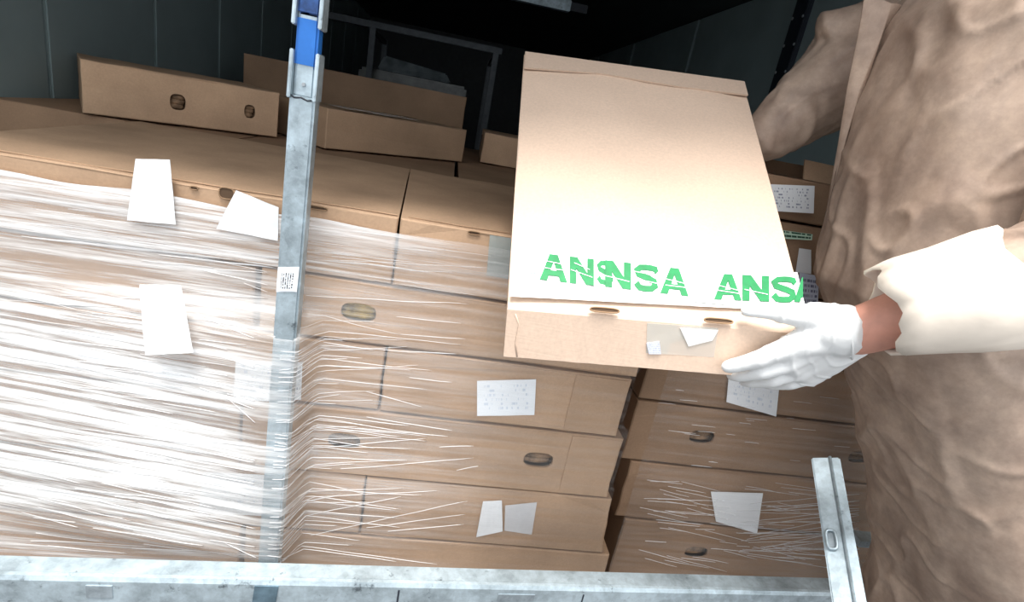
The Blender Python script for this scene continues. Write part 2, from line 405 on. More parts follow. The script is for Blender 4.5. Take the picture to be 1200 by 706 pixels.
def PL(x, y, dy=0.): return PY(x, y, YL - dy)       # pixel to the front plane of the left stack
def PR(x, y, dy=0.): return PY(x, y, YR - dy)
def sx(v): return v * K1
def sz(v): return EYE - (EYE - v) * K1
GL = 'boxes of the film-wrapped left stack'; GR = 'boxes of the right stack'
H = .0235
def hole(px, py, fn=PL, rx=.0265, rz=.0152):
    p = fn(px, py); return (p.x, p.z, rx, rz)
rows = [
 (1, .905, 1.004, -.655, -.056, 0, 'wide box with slotted lid edge, left on top of the film-wrapped stack', ()),
 (1, .905, 1.004, -.0555, .336, 1, 'shorter top box right of the lid gap, partly under the carried box', ()),
 (2, .808, .902, -.640, -.242, 2, 'left box of the second row, behind the large hanging white sheet', ()),
 (2, .808, .902, -.236, .345, 3, 'long second-row box with one golden oval hand hole right of the pole', (hole(420, 367),)),
 (3, .697, .805, -.650, -.053, 4, 'third-row box behind the steel pole with a film-covered label on it', ()),
 (3, .697, .805, -.0525, .338, 5, 'third-row box with a crisp white label at its right end', ()),
 (4, .574, .694, -.650, -.256, 6, 'fourth-row left box blurred by milky film, above the pale square label', ()),
 (4, .574, .694, -.2555, .352, 7, 'long fourth-row box with two oval hand holes', (hole(403, 518), hole(631, 540))),
 (5, .454, .571, -.650, -.060, 8, 'fifth-row box with a pale square label left of the pole', ()),
 (5, .454, .571, -.0595, .362, 9, 'fifth-row box with a torn white label near its right end', ()),
 (6, .346, .451, -.650, -.250, 10, 'lowest left box of the left stack, just above the steel crossbar', ()),
 (6, .346, .451, -.246, .388, 11, 'lowest long box of the left stack with bent right corner, above the crossbar', ()),
]
LB = {}
for (rw, z0, z1, X0, X1, i, lab, hs) in rows:
    yj = YL + [.002, .0, .004, .001, .003, .0, .002, .001, .004, .002, .0, .003][i]
    r, T = carton(lab, GL, sx(X0), sx(X1), DECK if rw == 6 else sz(z0), sz(z1), .62, yj, hs, seed=i, dr=(.012 if i in (9, 11) else 0), skew=(-.055 if rw == 1 else 0),
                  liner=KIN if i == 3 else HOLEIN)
    LB[i] = (r, T, yj)
def label_px(root, pts, mat, fn=PL, name='paper_label', off=.0012, wob=.0012, seed=0, dy=.0, nx=6, ny=4):
    q = [fn(x, y, dy) for x, y in pts]
    return sheet(name, q, mat, root, off=off, wob=wob, nx=nx, ny=ny, nrm=(0, -1, 0), seed=seed)
# slots and torn edge along the lid edges of the top boxes
def slot(root, c, u, nrm, ln, h=.004):
    """hand-made staple slot: dark slit with a raised board lip"""
    u = u.normalized(); n = V(nrm).normalized(); w = n.cross(u)
    bm = bmesh.new(); pts = []
    for k in range(16):
        a = 2 * math.pi * k / 16; pts.append(c + u * math.copysign(abs(math.cos(a)) ** .5, math.cos(a)) * ln / 2 + w * math.sin(a) * h + n * .001)
    add_tube(bm, pts, .0009, 6, True); lip = obj('slot_lip', bm, KEDGE, root, True)
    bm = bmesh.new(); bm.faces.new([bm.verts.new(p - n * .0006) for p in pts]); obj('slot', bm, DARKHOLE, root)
zt = sz(1.004)
for i, pxs in ((0, [(228, 214, .010), (266, 224, .020), (372, 236, .030)]), (1, [(556, 271, .018)])):
    for x, y, ln in pxs:
        p = PL(x, y); slot(LB[i][0], V((p.x, YL - .0005, zt - .005)), V((1, 0, 0)), (0, -1, 0), ln, .0025 if ln != .020 else .008)
# lid creases
for i, xa, xb in ((0, sx(-.64), sx(-.06)), (1, sx(-.045), sx(.33))):
    box('lid_crease', (xa, YL + .012, zt), (xb, YL + .016, zt + .0012), KR, LB[i][0])
# printed and plain labels of the left stack (bl, br, tr, tl in the photograph's pixels)
label_px(LB[5][0], [(559, 487), (626, 486), (628, 444), (559, 446)], PRINTF, seed=3)
label_px(LB[9][0], [(558, 629), (589, 622), (588, 586), (566, 587)], PAPER, name='torn_label', seed=4)
label_px(LB[9][0], [(591, 621), (623, 626), (629, 588), (592, 592)], alpha_mat('worn_paper', (.85, .87, .90), .55), name='torn_label', seed=5)
label_px(LB[8][0], [(233, 600), (307, 604), (311, 556), (238, 553)], PRINTF, seed=6)
label_px(LB[4][0], [(274, 468), (322, 470), (326, 424), (277, 421)], PRINTF, seed=7)
label_px(LB[4][0], [(339, 468), (353, 468), (355, 424), (342, 424)], PRINT, seed=8)
bm = bmesh.new(); c_ = PL(346.5, 437); add_tube(bm, [c_ + V((math.cos(a) * .0042, -.0035, math.sin(a) * .0065)) for a in [.7 + k * .42 for k in range(13)]], .0008, 6)
obj('printed_mark', bm, plain('blue_grey_ink', (.10, .14, .26), .5), LB[4][0])
for i, x0p in ((5, 668), (7, 664)):          # glued flap seams near the right ends
    r, T, yj = LB[i]; z0, z1 = (rows[i][1], rows[i][2]); c = PL(x0p, 470 if i == 5 else 540)
    box('glued_flap', (c.x, yj - .0012, sz(z0) + .004), (sx(rows[i][4]) - .006, yj + .001, sz(z1) - .004), KR, r)
r, T, yj = LB[1]
label_px(r, [(570, 322), (597, 327), (600, 279), (574, 275)], alpha_mat('grey_tape', (.45, .50, .48), .55, .2), name='clear_tape', seed=2, off=.002)

# loose sheets tucked in the film
def loose(label, pts, dys, mat, seed, wob=.004, nx=8, ny=6):
    q = [PL(x, y, d) for (x, y), d in zip(pts, dys)]
    o = sheet('paper_sheet', q, mat, None, off=0, thick=.0005, wob=wob, nx=nx, ny=ny, nrm=(0, -1, 0), seed=seed)
    o['label'] = label; o['category'] = 'paper'; return o
loose('folded white paper stuck slanting on top box left of the pole', [(254, 268), (326, 282), (327, 243), (277, 223)], (.008, .008, .006, .005), PAPER, 11, .003)
loose('large white sheet hanging on film at left edge, second row', [(172, 415), (228, 412), (213, 334), (165, 333)], (.066, .066, .050, .040), PAPER, 12, .005)
loose('white sheet hanging from the top box at the far left', [(150, 258), (207, 263), (200, 187), (160, 186)], (.010, .010, .006, .006), PAPER, 13, .004)

# ------------------------------------------------------------------ right stack
def zr(x, y): return PR(x, y).z
ra0 = zr(870, 483); rb0 = zr(860, 552); rc0 = zr(790, 612)
rt = zr(940, 210); rm = zr(935, 261)
hx = PR(748, 470).x
wR = .64
RB = {}
hh = (ra0 - rb0)
specs = [
 (DECK, rc0 - .003, PR(722, 640).x, 20, 'lowest box of the right stack with oval hand hole above crossbar', (hole(816, 648, PR),)),
 (rc0, rb0 - .003, PR(731, 570).x, 21, 'box with smeared white label between the two hand-hole boxes, right stack', ()),
 (rb0, ra0 - .003, PR(737, 505).x, 22, 'right-stack box with two hand holes, behind the leaning steel post', (hole(823, 513, PR), hole(1008, 537, PR))),
 (ra0, ra0 + .112, hx, 23, 'right-stack box under the gloved hand with hanging white label', ()),
 (ra0 + .115, ra0 + .115 + (rm - ra0 - .118) * .5, hx + .01, 24, 'hidden box behind carried box, with text label beside the gown', ()),
 (ra0 + .115 + (rm - ra0 - .118) * .5 + .003, rm - .003, hx + .02, 25, 'right-stack box with green-printed tape right of the carried box', ()),
 (rm, rt, hx + .02, 26, 'open-topped uppermost box of right stack with blue-white label', ()),
]
for (z0, z1, x0, i, lab, hs) in specs:
    yj = YR + [.0, .002, .001, .003, .006, .004, .008][i - 20]
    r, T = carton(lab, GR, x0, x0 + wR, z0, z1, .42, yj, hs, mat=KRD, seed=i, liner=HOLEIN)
    RB[i] = (r, T, yj)
label_px(RB[23][0], [(850, 470), (908, 487), (913, 440), (853, 436)], PRINTF, PR, seed=21, off=.0035)
label_px(RB[21][0], [(838, 610), (886, 624), (893, 577), (832, 575)], PAPER, PR, name='smeared_label', seed=22, off=.003)
label_px(RB[26][0], [(899, 246), (949, 249), (950, 217), (896, 215)], PRINT, PR, seed=23, off=.010)
label_px(RB[25][0], [(916, 279), (949, 281), (950, 274), (914, 269)], print_mat('green_print', (.55, .75, .60), (.03, .10, .06), 2, .42, .05), PR, name='printed_tape', seed=24, off=.0055, wob=0)
label_px(RB[25][0], [(930, 318), (948, 320), (948, 292), (934, 290)], PAPER, PR, seed=25, off=.0055)
label_px(RB[24][0], [(928, 372), (955, 372), (956, 322), (934, 318)], print_mat('text_label', (.62, .66, .78), (.14, .15, .26), 9, .47, .06), PR, seed=26, off=.0075)
# open flaps of the top box
r, T, yj = RB[26]
bm = bmesh.new(); add_hexa(bm, [V((hx + .03, yj + .10, rt)), V((hx + wR - .02, yj + .10, rt)), V((hx + wR - .02, yj + .106, rt)), V((hx + .03, yj + .106, rt)),
                                 V((hx + .03, yj + .085, rt + .022)), V((hx + wR - .02, yj + .085, rt + .026)), V((hx + wR - .02, yj + .091, rt + .026)), V((hx + .03, yj + .091, rt + .022))]); obj('top_flap', bm, KRD, r)
c = PR(958, 200)
bm = bmesh.new(); add_hexa(bm, [V((c.x, yj + .02, rt)), V((c.x + .2, yj + .02, rt)), V((c.x + .2, yj + .024, rt)), V((c.x, yj + .024, rt)),
                                 V((c.x, yj + .035, rt + .033)), V((c.x + .2, yj + .035, rt + .030)), V((c.x + .2, yj + .039, rt + .030)), V((c.x, yj + .039, rt + .033))]); obj('top_flap', bm, KR, r)

# ------------------------------------------------------------------ boxes behind, on tall cartons
zb = zt - .004
for k, (x0, x1) in enumerate(((-1.06, -.53), (-.52, .02), (.03, .60))):
    carton(['tall carton at left of second row, carrying the small boxes', 'tall carton in middle of second row, behind the pole', 'tall carton of second row under the small tilted box behind carried box'][k],
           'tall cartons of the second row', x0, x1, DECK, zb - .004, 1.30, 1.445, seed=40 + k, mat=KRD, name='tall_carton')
def back_box(label, a, b, h, depth, holes, seed, mat=None, z=zb):
    a, b = V((a[0], a[1], 0)), V((b[0], b[1], 0)); d = b - a; ln = d.length; ang = math.atan2(d.y, d.x)
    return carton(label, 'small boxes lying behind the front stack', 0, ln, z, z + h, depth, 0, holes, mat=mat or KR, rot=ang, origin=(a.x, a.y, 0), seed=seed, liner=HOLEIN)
a1, b1 = V((-.72, 1.49, 0)), V((-.475, 1.64, 0)); d1 = (b1 - a1).normalized()
a1 = b1 - d1 * .43
r, T = back_box('box with two small holes in the dark behind the stack, far left', a1, b1, .118, .46, [(.43 - .30 + .06, zb + .055, .017, .019), (.43 - .075, zb + .058, .0135, .017)], 50)
RB2 = back_box('plain box with film on its top edge, right of the pole at back', (-.335, 1.57), (.045, 1.90), .105, .33, (), 51)
sheet('film_strip', [RB2[1](.06, .002, zb + .1065), RB2[1](.30, .002, zb + .1065), RB2[1](.30, .10, zb + .1065), RB2[1](.06, .10, zb + .1065)], alpha_mat('loose_film', (.8, .82, .84), .5, .1), RB2[0], wob=.006, nx=10, ny=3, nrm=(0, 0, 1))
p = PZ(562, 190, zb); q = PZ(640, 202, zb)
r3, T3 = back_box('small box turned to show its slotted side, left of carried box', (p.x, p.y), (p.x + .38, p.y - .01), .105, .42, (), 52)
bm = bmesh.new(); add_box(bm, T3(-.0015, .26, zb + .04), T3(.002, .275, zb + .085)); obj('slot', bm, DARKHOLE, r3)
e = PY(548, 112, 2.42); f = PY(285, 72, 2.42)
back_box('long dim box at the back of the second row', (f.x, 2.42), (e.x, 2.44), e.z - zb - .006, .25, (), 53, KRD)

# far goods in the dark
k1 = PY(437, 40, 4.2); k2 = PY(590, 50, 4.2); k3 = PY(405, 22, 4.2)
t = empty('metal_rack', (-.3, 4.3, DECK), 'dim metal rack frame standing deep inside the truck', 'rack')
zrk = k3.z
box('top_rail', (k3.x - .3, 4.18, zrk - .02), (k2.x, 4.22, zrk + .02), RACKM, t, .004)
for x in (k1.x, k2.x - .04):
    for y in (4.18, 4.85): box('upright', (x - .02, y, DECK), (x + .02, y + .035, zrk - .02), RACKM, t, .003)
for x in (k1.x, k2.x - .04): box('side_rail', (x - .015, 4.2, zrk - .06), (x + .015, 4.87, zrk - .03), RACKM, t)
g1 = PY(420, 76, 4.25); g2 = PY(548, 98, 4.25)
bm = bmesh.new(); zz = DECK
for k in range(5):
    h = (g1.z - DECK) / 5
    add_box(bm, (g1.x + .02 * (k % 2), 4.26 + .01 * (k % 3), zz), (g2.x - .02 * (k % 2), 4.8, zz + h - .004), .02); zz += h
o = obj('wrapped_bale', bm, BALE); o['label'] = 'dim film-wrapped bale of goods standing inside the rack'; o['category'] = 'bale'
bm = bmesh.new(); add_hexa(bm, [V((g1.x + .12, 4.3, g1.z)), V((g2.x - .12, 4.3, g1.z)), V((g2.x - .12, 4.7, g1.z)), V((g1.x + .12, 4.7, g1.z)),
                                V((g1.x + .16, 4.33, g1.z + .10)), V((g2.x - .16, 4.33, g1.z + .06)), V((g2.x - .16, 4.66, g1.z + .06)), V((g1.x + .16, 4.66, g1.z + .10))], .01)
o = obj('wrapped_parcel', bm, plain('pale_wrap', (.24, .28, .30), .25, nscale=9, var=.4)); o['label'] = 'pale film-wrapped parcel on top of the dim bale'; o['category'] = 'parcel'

# ------------------------------------------------------------------ steel pole, crossbar, leaning post
YP = .742                                         # front of the pole
pt = [(371, -40), (353.5, 112), (336, 380), (313, 655)]
t = empty('load_pole', (-.19, YP + .012, DECK), 'tall galvanised steel pole with blue band in front of the left stack', 'pole')
top = PY(355, 100, YP); bot = PY(314, 655, YP)
ax = (top - bot).normalized(); wid = V((1, 0, 0)) - ax * ax.x; wid.normalize(); bk = V((0, 1, 0))
def on(z): return bot + ax * ((z - bot.z) / ax.z)
def profile(name, z0, z1, hw0, hw1, y0, y1, mat, par, bev=.003):
    A, B = on(z0), on(z1); bm = bmesh.new()
    add_hexa(bm, [A - wid * hw0 + bk * y0, A + wid * hw0 + bk * y0, A + wid * hw0 + bk * y1, A - wid * hw0 + bk * y1,
                  B - wid * hw1 + bk * y0, B + wid * hw1 + bk * y0, B + wid * hw1 + bk * y1, B - wid * hw1 + bk * y1], bev)
    return obj(name, bm, mat, par)
zc = PY(354, 113, YP).z; zbl = PY(355, 79, YP).z; zb2 = PY(357, 18, YP).z
hw = .0155
profile('shaft', DECK + .002, zc, hw, hw, 0, .028, GALV, t)
profile('inner_shaft', zc - .002, ZC - .002, hw * .80, hw * .80, .004, .026, GALV, t)
profile('blue_band', zbl, zb2, hw * .84, hw * .84, .002, .027, BLUE, t)
profile('blue_band', zb2 + .001, zb2 + .07, hw * .86, hw * .86, .001, .027, BLUED, t)
for s in (-1, 1):                                    # folded side cheeks of the two collars
    for z0, z1 in ((zc - .004, zc + .052), (zb2 - .012, zb2 + .035)):
        A, B = on(z0) + wid * s * hw * .98, on(z1) + wid * s * hw * .98; bm = bmesh.new(); h = .0022
        add_hexa(bm, [A - wid * h - bk * .006, A + wid * h - bk * .006, A + wid * h + bk * .026, A - wid * h + bk * .026,
                      B - wid * h - bk * .004, B + wid * h - bk * .004, B + wid * h + bk * .026, B - wid * h + bk * .026], .001)
        obj('collar_cheek', bm, GALV, t)
A = on(zc); bm = bmesh.new(); add_tube(bm, [A - wid * hw - bk * .001, A - wid * hw * .5 - bk * .004 - ax * .003, A - bk * .004 - ax * .0015, A + wid * hw * .5 - bk * .004 - ax * .004, A + wid * hw - bk * .001 - ax * .002], .0013, 6); obj('collar_wire', bm, TRIMK, t, True)
bm = bmesh.new(); A = on(zc + .014) + bk * .003; bmesh.ops.create_cone(bm, cap_ends=True, segments=12, radius1=.0028, radius2=.0022, depth=.003, matrix=Matrix.Translation(A) @ Matrix.Rotation(math.pi / 2, 4, 'X')); obj('rivet', bm, RIVET, t)
lb = [PY(x, y, YP) for x, y in ((324, 342), (348, 342), (351, 313), (326, 313))]
sheet('sticker', lb, PAPER, t, off=.0006, nrm=(0, -1, 0))
lb = [PY(x, y, YP) for x, y in ((327, 340), (345, 341), (348, 318), (329, 317))]
sheet('sticker_print', [lb[3], lb[0], lb[1], lb[2]], PRINTD, t, off=.0014, nrm=(0, -1, 0))

ZB = .52
q1 = PZ(182, 655, ZB); q2 = PZ(975, 677, ZB); f1 = PZ(182, 677, ZB); f2 = PZ(960, 691, ZB)
u = (q2 - q1).normalized(); nn = V((-u.y, u.x, 0)); W = .036
t = empty('steel_barrier', (.2, .60, 0), 'galvanised steel crossbar barrier with leaning post at truck opening', 'barrier')
S0 = q1 - u * .42; S1 = q2 + u * .0
lip = .006
prof = [(0, 0), (0, -.075), (.003, -.078), (-W - .002, -.078), (-W - .002, -.010), (-W + .006, 0), (-W + .012, .003), (-W * .55, .0005)]
prof = [(0, -.085), (0, -.002), (-.002, 0), (-W * .72, .0), (-W * .80, .0025), (-W * .93, .002), (-W, -.004), (-W, -.082), (-W + .002, -.085)]
bm = bmesh.new(); ra = [bm.verts.new(S0 + nn * a + V((0, 0, b))) for a, b in prof]; rb = [bm.verts.new(S1 + nn * a + V((0, 0, b))) for a, b in prof]
n_ = len(prof)
for k in range(n_): bm.faces.new((ra[k], ra[(k + 1) % n_], rb[(k + 1) % n_], rb[k]))
bm.faces.new(ra); bm.faces.new(rb[::-1]); obj('crossbar', bm, GALV, t)
# welded joint strips and dark scuffs along the front of the bar
for s_, wd, zt_, zb_, mt in ((.20 + .155, .030, -.010, -.030, GALVD), (.49 + .255, .0025, -.008, -.080, TRIMK), (.60 + .29, .055, -.012, -.024, GALVD), (.60 + .42, .002, -.010, -.08, TRIMK)):
    c = S0 + u * s_ - nn * W
    bm = bmesh.new(); add_hexa(bm, [c + V((0, 0, zb_)) - nn * .001, c + u * wd + V((0, 0, zb_)) - nn * .001, c + u * wd + V((0, 0, zb_)) + nn * .001, c + V((0, 0, zb_)) + nn * .001,
                                    c + V((0, 0, zt_)) - nn * .001, c + u * wd + V((0, 0, zt_)) - nn * .001, c + u * wd + V((0, 0, zt_)) + nn * .001, c + V((0, 0, zt_)) + nn * .001]); obj('weld_plate', bm, mt, t)
# foot of the barrier at its left end, on the ground
c = S0 + u * .03 - nn * W * .5
bm = bmesh.new(); add_box(bm, (c.x - .025, c.y - .02, 0), (c.x + .025, c.y + .02, ZB - .086)); add_box(bm, (c.x - .06, c.y - .06, 0), (c.x + .06, c.y + .06, .008)); obj('foot_post', bm, GALVD, t)
# leaning post with locking loop
At = D(967, 536, .80); Ab = D(996, 712, .665)
ad = (At - Ab).normalized(); Ag = Ab - ad * (Ab.z / ad.z)
rt_ = ray(980, 620).normalized(); wv = ad.cross(rt_).normalized()
if wv.x < 0: wv = -wv
bn = wv.cross(ad).normalized()
if bn.dot(rt_) < 0: bn = -bn
def post(name, hw0, hw1, off, th, mat, s0=0., s1=1.):
    P0 = Ag + (At - Ag) * s0 + wv * off; P1 = Ag + (At - Ag) * s1 + wv * off
    bm = bmesh.new(); add_hexa(bm, [P0 - wv * hw0, P0 + wv * hw0, P0 + wv * hw0 + bn * th, P0 - wv * hw0 + bn * th, P1 - wv * hw1, P1 + wv * hw1, P1 + wv * hw1 + bn * th, P1 - wv * hw1 + bn * th], .002); return obj(name, bm, mat, t)
po = post('leaning_post', .019, .0185, 0, .03, GALV)
bm = bmesh.new(); R1 = [Ag + (At - Ag) * s + wv * .006 - bn * .001 for s in (0, 1)]; add_tube(bm, R1, .0022, 8); obj('post_ridge', bm, GALV, t, True)
lc = D(976, 633, .72); lt = (lc - Ag).dot(ad); lc = Ag + ad * lt - wv * .0085 - bn * .004
bm = bmesh.new(); lp = []
for k in range(20):
    a = 2 * math.pi * k / 20; lp.append(lc + ad * math.copysign(abs(math.sin(a)) ** .6, math.sin(a)) * .0125 + wv * math.copysign(abs(math.cos(a)) ** .6, math.cos(a)) * .0058)
add_tube(bm, lp, .0019, 8, True); lk = obj('locking_loop', bm, GALV, t, True)
c = lc + bn * .0025; bm = bmesh.new(); add_hexa(bm, [c - ad * .010 - wv * .004, c - ad * .010 + wv * .004, c - ad * .010 + wv * .004 + bn * .002, c - ad * .010 - wv * .004 + bn * .002, c + ad * .010 - wv * .004, c + ad * .010 + wv * .004, c + ad * .010 + wv * .004 + bn * .002, c + ad * .010 - wv * .004 + bn * .002]); obj('slot_plate', bm, GALVD, t)
# thin dark plate imitating the pole's reflection in the bar's front
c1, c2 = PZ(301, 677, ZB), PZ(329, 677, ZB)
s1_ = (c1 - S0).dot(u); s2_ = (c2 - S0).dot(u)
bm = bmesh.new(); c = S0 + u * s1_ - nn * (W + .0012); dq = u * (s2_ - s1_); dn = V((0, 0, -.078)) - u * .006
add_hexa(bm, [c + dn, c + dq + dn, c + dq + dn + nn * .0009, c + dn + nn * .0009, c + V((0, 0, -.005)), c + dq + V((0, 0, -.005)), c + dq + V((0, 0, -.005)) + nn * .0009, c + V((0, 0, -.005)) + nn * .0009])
obj('pole_reflection', bm, plain('reflection_blue_grey', (.13, .20, .25), .35, metal=.5, nscale=40, var=.4), t)
bq = PY(1000, 630, .86); box('side_stub', (bq.x, .84, bq.z - .008), (bq.x + .12, .872, bq.z + .008), GALV, t)

# ------------------------------------------------------------------ stretch film
px_ = on(.6).x
def film(name, label, x0, x1, z0, z1, nx, nz, fy, dens, par=None, seed=0, zj=None):
    vs, fs, ly = [], [], []
    for j_ in range(nz + 1):
        for i in range(nx + 1):
            v = j_ / nz; x1_ = x1(z0 + (z1 - z0) * v) if callable(x1) else x1; x = x0 + (x1_ - x0) * i / nx; zz1 = z1 + (zj(x) if zj else 0); z = z0 + (zz1 - z0) * v
            wv_ = noise.noise(V((x * 5 + seed, 0, z * 60))) * .0011 + noise.noise(V((x * 2, seed, z * 24))) * .0012
            vs.append((x, fy(x, z) - .003 + wv_, z)); ly.append(dens(x, z))
    for j_ in range(nz):
        for i in range(nx):
            a = j_ * (nx + 1) + i; fs.append((a, a + 1, a + nx + 2, a + nx + 1))
    o = raw(name, vs, fs, FILM, par, True)
    at = o.data.attributes.new('layers', 'FLOAT', 'POINT')
    for k, v in enumerate(ly): at.data[k].value = v
    return o
fx0 = sx(-.662)
EDG = [(.20, .412), (.40, .405), (.455, .378), (.57, .376), (.575, .371), (.69, .371), (.70, .357), (.80, .357), (.81, .363), (1.2, .363)]
def fx1(z):
    for (a, xa), (b, xb) in zip(EDG[:-1], EDG[1:]):
        if a <= z <= b: return xa + (xb - xa) * (z - a) / (b - a)
    return .36
def sstep(a, b, x): t = max(0, min(1, (x - a) / (b - a))); return t * t * (3 - 2 * t)
def tent(x, z):
    """film stretched over the pole: straight flanks from the pole's face back to the stack"""
    c = on(z).x
    amp = sstep(.84, .80, z) * sstep(DECK + .10, DECK + .16, z)
    d = abs(x - c); wd = .021; reach = .020 if x > c else .42
    k = 1 if d < wd else max(0, 1 - (d - wd) / reach)
    return amp * k * (YL - YP + .001)
def fyl(x, z): return YL - .002 - tent(x, z) * 1.0
def densL(x, z):
    left = sstep(-.12, -.36, x)
    d = .22 + .38 * sstep(.20, -.1, x) + left * (1.9 - 1.1 * sstep(.74, .84, z))
    d *= .55 + .45 * sstep(.30, .10, x)
    d += .9 * sstep(sz(.955), sz(.985), z) * sstep(.10, -.25, x)
    if z < sz(.46): d *= .55
    return d
t = empty('stretch_film', (-.14, YL, DECK), 'clear milky stretch film wound around the left box stack and pole', 'film')
lipz = lambda x: noise.noise(V((x * 9, 3, 0))) * .006
film('film_sheet', '', fx0, fx1, DECK + .004, .905, 170, 90, fyl, densL, t, 1)
film('film_sheet', '', fx0, sx(.345), .897, sz(.984), 120, 26, lambda x, z: YL - .004, lambda x, z: densL(x, z) * 1.0 + .25, t, 5, lipz)
# side and back strips that close the wrap
for xs in (fx0,):
    raw('film_side', [(xs, YL - .004, DECK + .004), (xs, YL + .625, DECK + .004), (xs, YL + .625, .90), (xs, YL - .004, .90)], [(0, 1, 2, 3)], CLEAR, t)
def folds(name, par, spec, seed, fy):
    rnd = random.Random(seed); bm = bmesh.new()
    for (xa, za, xb, zb_, wd) in spec:
        n = 14; pts = []
        for k in range(n + 1):
            s = k / n; x = xa + (xb - xa) * s; z = za + (zb_ - za) * s + noise.noise(V((x * 14, za * 90, seed))) * .0022
            pts.append((x, fy(x, z) - .0042, z, wd * math.sin(math.pi * min(1, max(.02, s))) ** .5 * (.6 + .5 * abs(noise.noise(V((x * 30, za * 50, 0)))))))
        vs = [[bm.verts.new((x, y + (.0012 if q else 0), z + dz * w_)) for q, dz in ((0, 0), (1, .5), (1, -.5))] for x, y, z, w_ in pts]
        for a, b in zip(vs[:-1], vs[1:]):
            bm.faces.new((a[0], a[1], b[1], b[0])); bm.faces.new((a[0], b[0], b[2], a[2]))
    o = obj(name, bm, FOLD, par, True); o['kind'] = 'stuff'; return o
rnd = random.Random(3); sp = []
def fpx(x0, y0, x1, y1, wd, fn=PL): a, b = fn(x0, y0), fn(x1, y1); sp.append((a.x, a.z, b.x, b.z, wd))
for x0, y0, x1, y1 in ((365, 625, 548, 585), (340, 606, 470, 580), (430, 616, 545, 601), (455, 620, 543, 613), (340, 575, 470, 595), (345, 558, 430, 577), (400, 548, 555, 535),
                       (515, 522, 555, 521), (535, 550, 560, 545), (340, 493, 470, 510), (340, 508, 440, 523), (345, 482, 480, 497), (430, 458, 495, 475), (360, 440, 500, 455), (430, 487, 530, 503),
                       (470, 333, 560, 345), (420, 320, 500, 333), (360, 345, 550, 356), (465, 370, 540, 378), (470, 390, 545, 396), (360, 384, 540, 402), (365, 365, 470, 392), (470, 410, 535, 413), (370, 303, 570, 313), (480, 316, 530, 318), (500, 290, 575, 299), (380, 400, 440, 410), (345, 525, 500, 512), (420, 500, 525, 510), (340, 590, 400, 578), (345, 470, 400, 460), (480, 441, 530, 446)):
    fpx(x0, y0, x1, y1, rnd.uniform(.0012, .0024))
for k in range(95):                       # left of the pole: many long folds
    x0 = rnd.uniform(20, 290); y0 = rnd.uniform(300, 640); ln = rnd.uniform(30, 160)
    fpx(x0, y0, min(315, x0 + ln), y0 + ln * rnd.uniform(.02, .16), rnd.uniform(.0008, .0022))
for k in range(26):                        # bunched rim of the film
    x0 = rnd.uniform(20, 300); y0 = 238 + (x0 - 20) * .1 + rnd.uniform(0, 46); ln = rnd.uniform(60, 170); fpx(x0, y0, x0 + ln, y0 + ln * .12, rnd.uniform(.0015, .005))
for k in range(14):
    x0 = rnd.uniform(360, 470); y0 = 262 + (x0 - 360) * .13 + rnd.uniform(6, 40); ln = rnd.uniform(40, 120); fpx(x0, y0, x0 + ln, y0 + ln * .12, rnd.uniform(.001, .003))
for k in range(46):                        # fans off the pole's right edge
    y0 = rnd.uniform(370, 640); ln = rnd.uniform(40, 170); fpx(345 - (y0 - 370) * .07, y0, 345 + ln, y0 + ln * rnd.uniform(-.06, .18), rnd.uniform(.0007, .0018))
folds('film_fold', t, sp, 2, fyl)
# film of the right stack
t = empty('stretch_film', (.75, YR, DECK), 'thin clear stretch film with fine creases around the right box stack', 'film')
rx0, rx1 = PR(722, 640).x - .004, PR(722, 640).x + wR + .002
film('film_sheet', '', rx0, rx1, DECK + .004, ra0 + .10, 90, 60, lambda x, z: YR - .002, lambda x, z: .16 + .22 * sstep(.75, .95, x), t, 9)
sp = []
for k in range(60):
    x0 = rnd.uniform(745, 930); y0 = rnd.uniform(560, 655); ln = rnd.uniform(15, 70); fpx(x0, y0, x0 + ln, y0 + ln * rnd.uniform(.0, .28), rnd.uniform(.0005, .0012), PR)
for k in range(26):
    y0 = rnd.uniform(585, 650); fpx(rnd.uniform(860, 900), y0, 1005, y0 + rnd.uniform(-26, 20), rnd.uniform(.0006, .0013), PR)
for k in range(22):
    x0 = rnd.uniform(760, 980); y0 = rnd.uniform(455, 545); ln = rnd.uniform(8, 28); fpx(x0, y0, x0 + ln, y0 + ln * .1, rnd.uniform(.0006, .0012), PR)
folds('film_fold', t, sp, 4, lambda x, z: YR - .002)

# ------------------------------------------------------------------ the carried box
T1, T2, T3_, T4 = V((.089, .581, .961)), V((.431, .542, .995)), V((.466, .945, 1.286)), V((.100, 1.012, 1.268))
nb = (T2 - T1).cross(T4 - T1).normalized()
B1, B2 = D(590, 418, .645), D(932, 446, .645)
B3, B4 = T3_ - nb * .070, T4 - nb * .070
ctr = (B1 + B2 + B3 + B4) / 4
cb = empty('carried_box', ctr, 'large pale cardboard box held tilted by the worker, green-lettered tape', 'box')
def tp(u, v, h=0.): return (T1 * (1 - u) + T2 * u) * (1 - v) + (T4 * (1 - u) + T3_ * u) * v + nb * h
def bp(u, v): return (B1 * (1 - u) + B2 * u) * (1 - v) + (B4 * (1 - u) + B3 * u) * v
NU, NV = 24, 30
bm = bmesh.new(); top = []
for j_ in range(NV + 1):
    rowv = []
    for i in range(NU + 1):
        u, v = i / NU, j_ / NV
        h = noise.noise(V((u * 4, v * 5, 1))) * .0022 + noise.noise(V((u * 11, v * 11, 2))) * .0007 - .003 * (2 * u - 1) ** 6 - .0015 * (2 * v - 1) ** 8
        rowv.append(bm.verts.new(tp(u, v, h)))
    top.append(rowv)
for j_ in range(NV):
    for i in range(NU): bm.faces.new((top[j_][i], top[j_][i + 1], top[j_ + 1][i + 1], top[j_ + 1][i]))
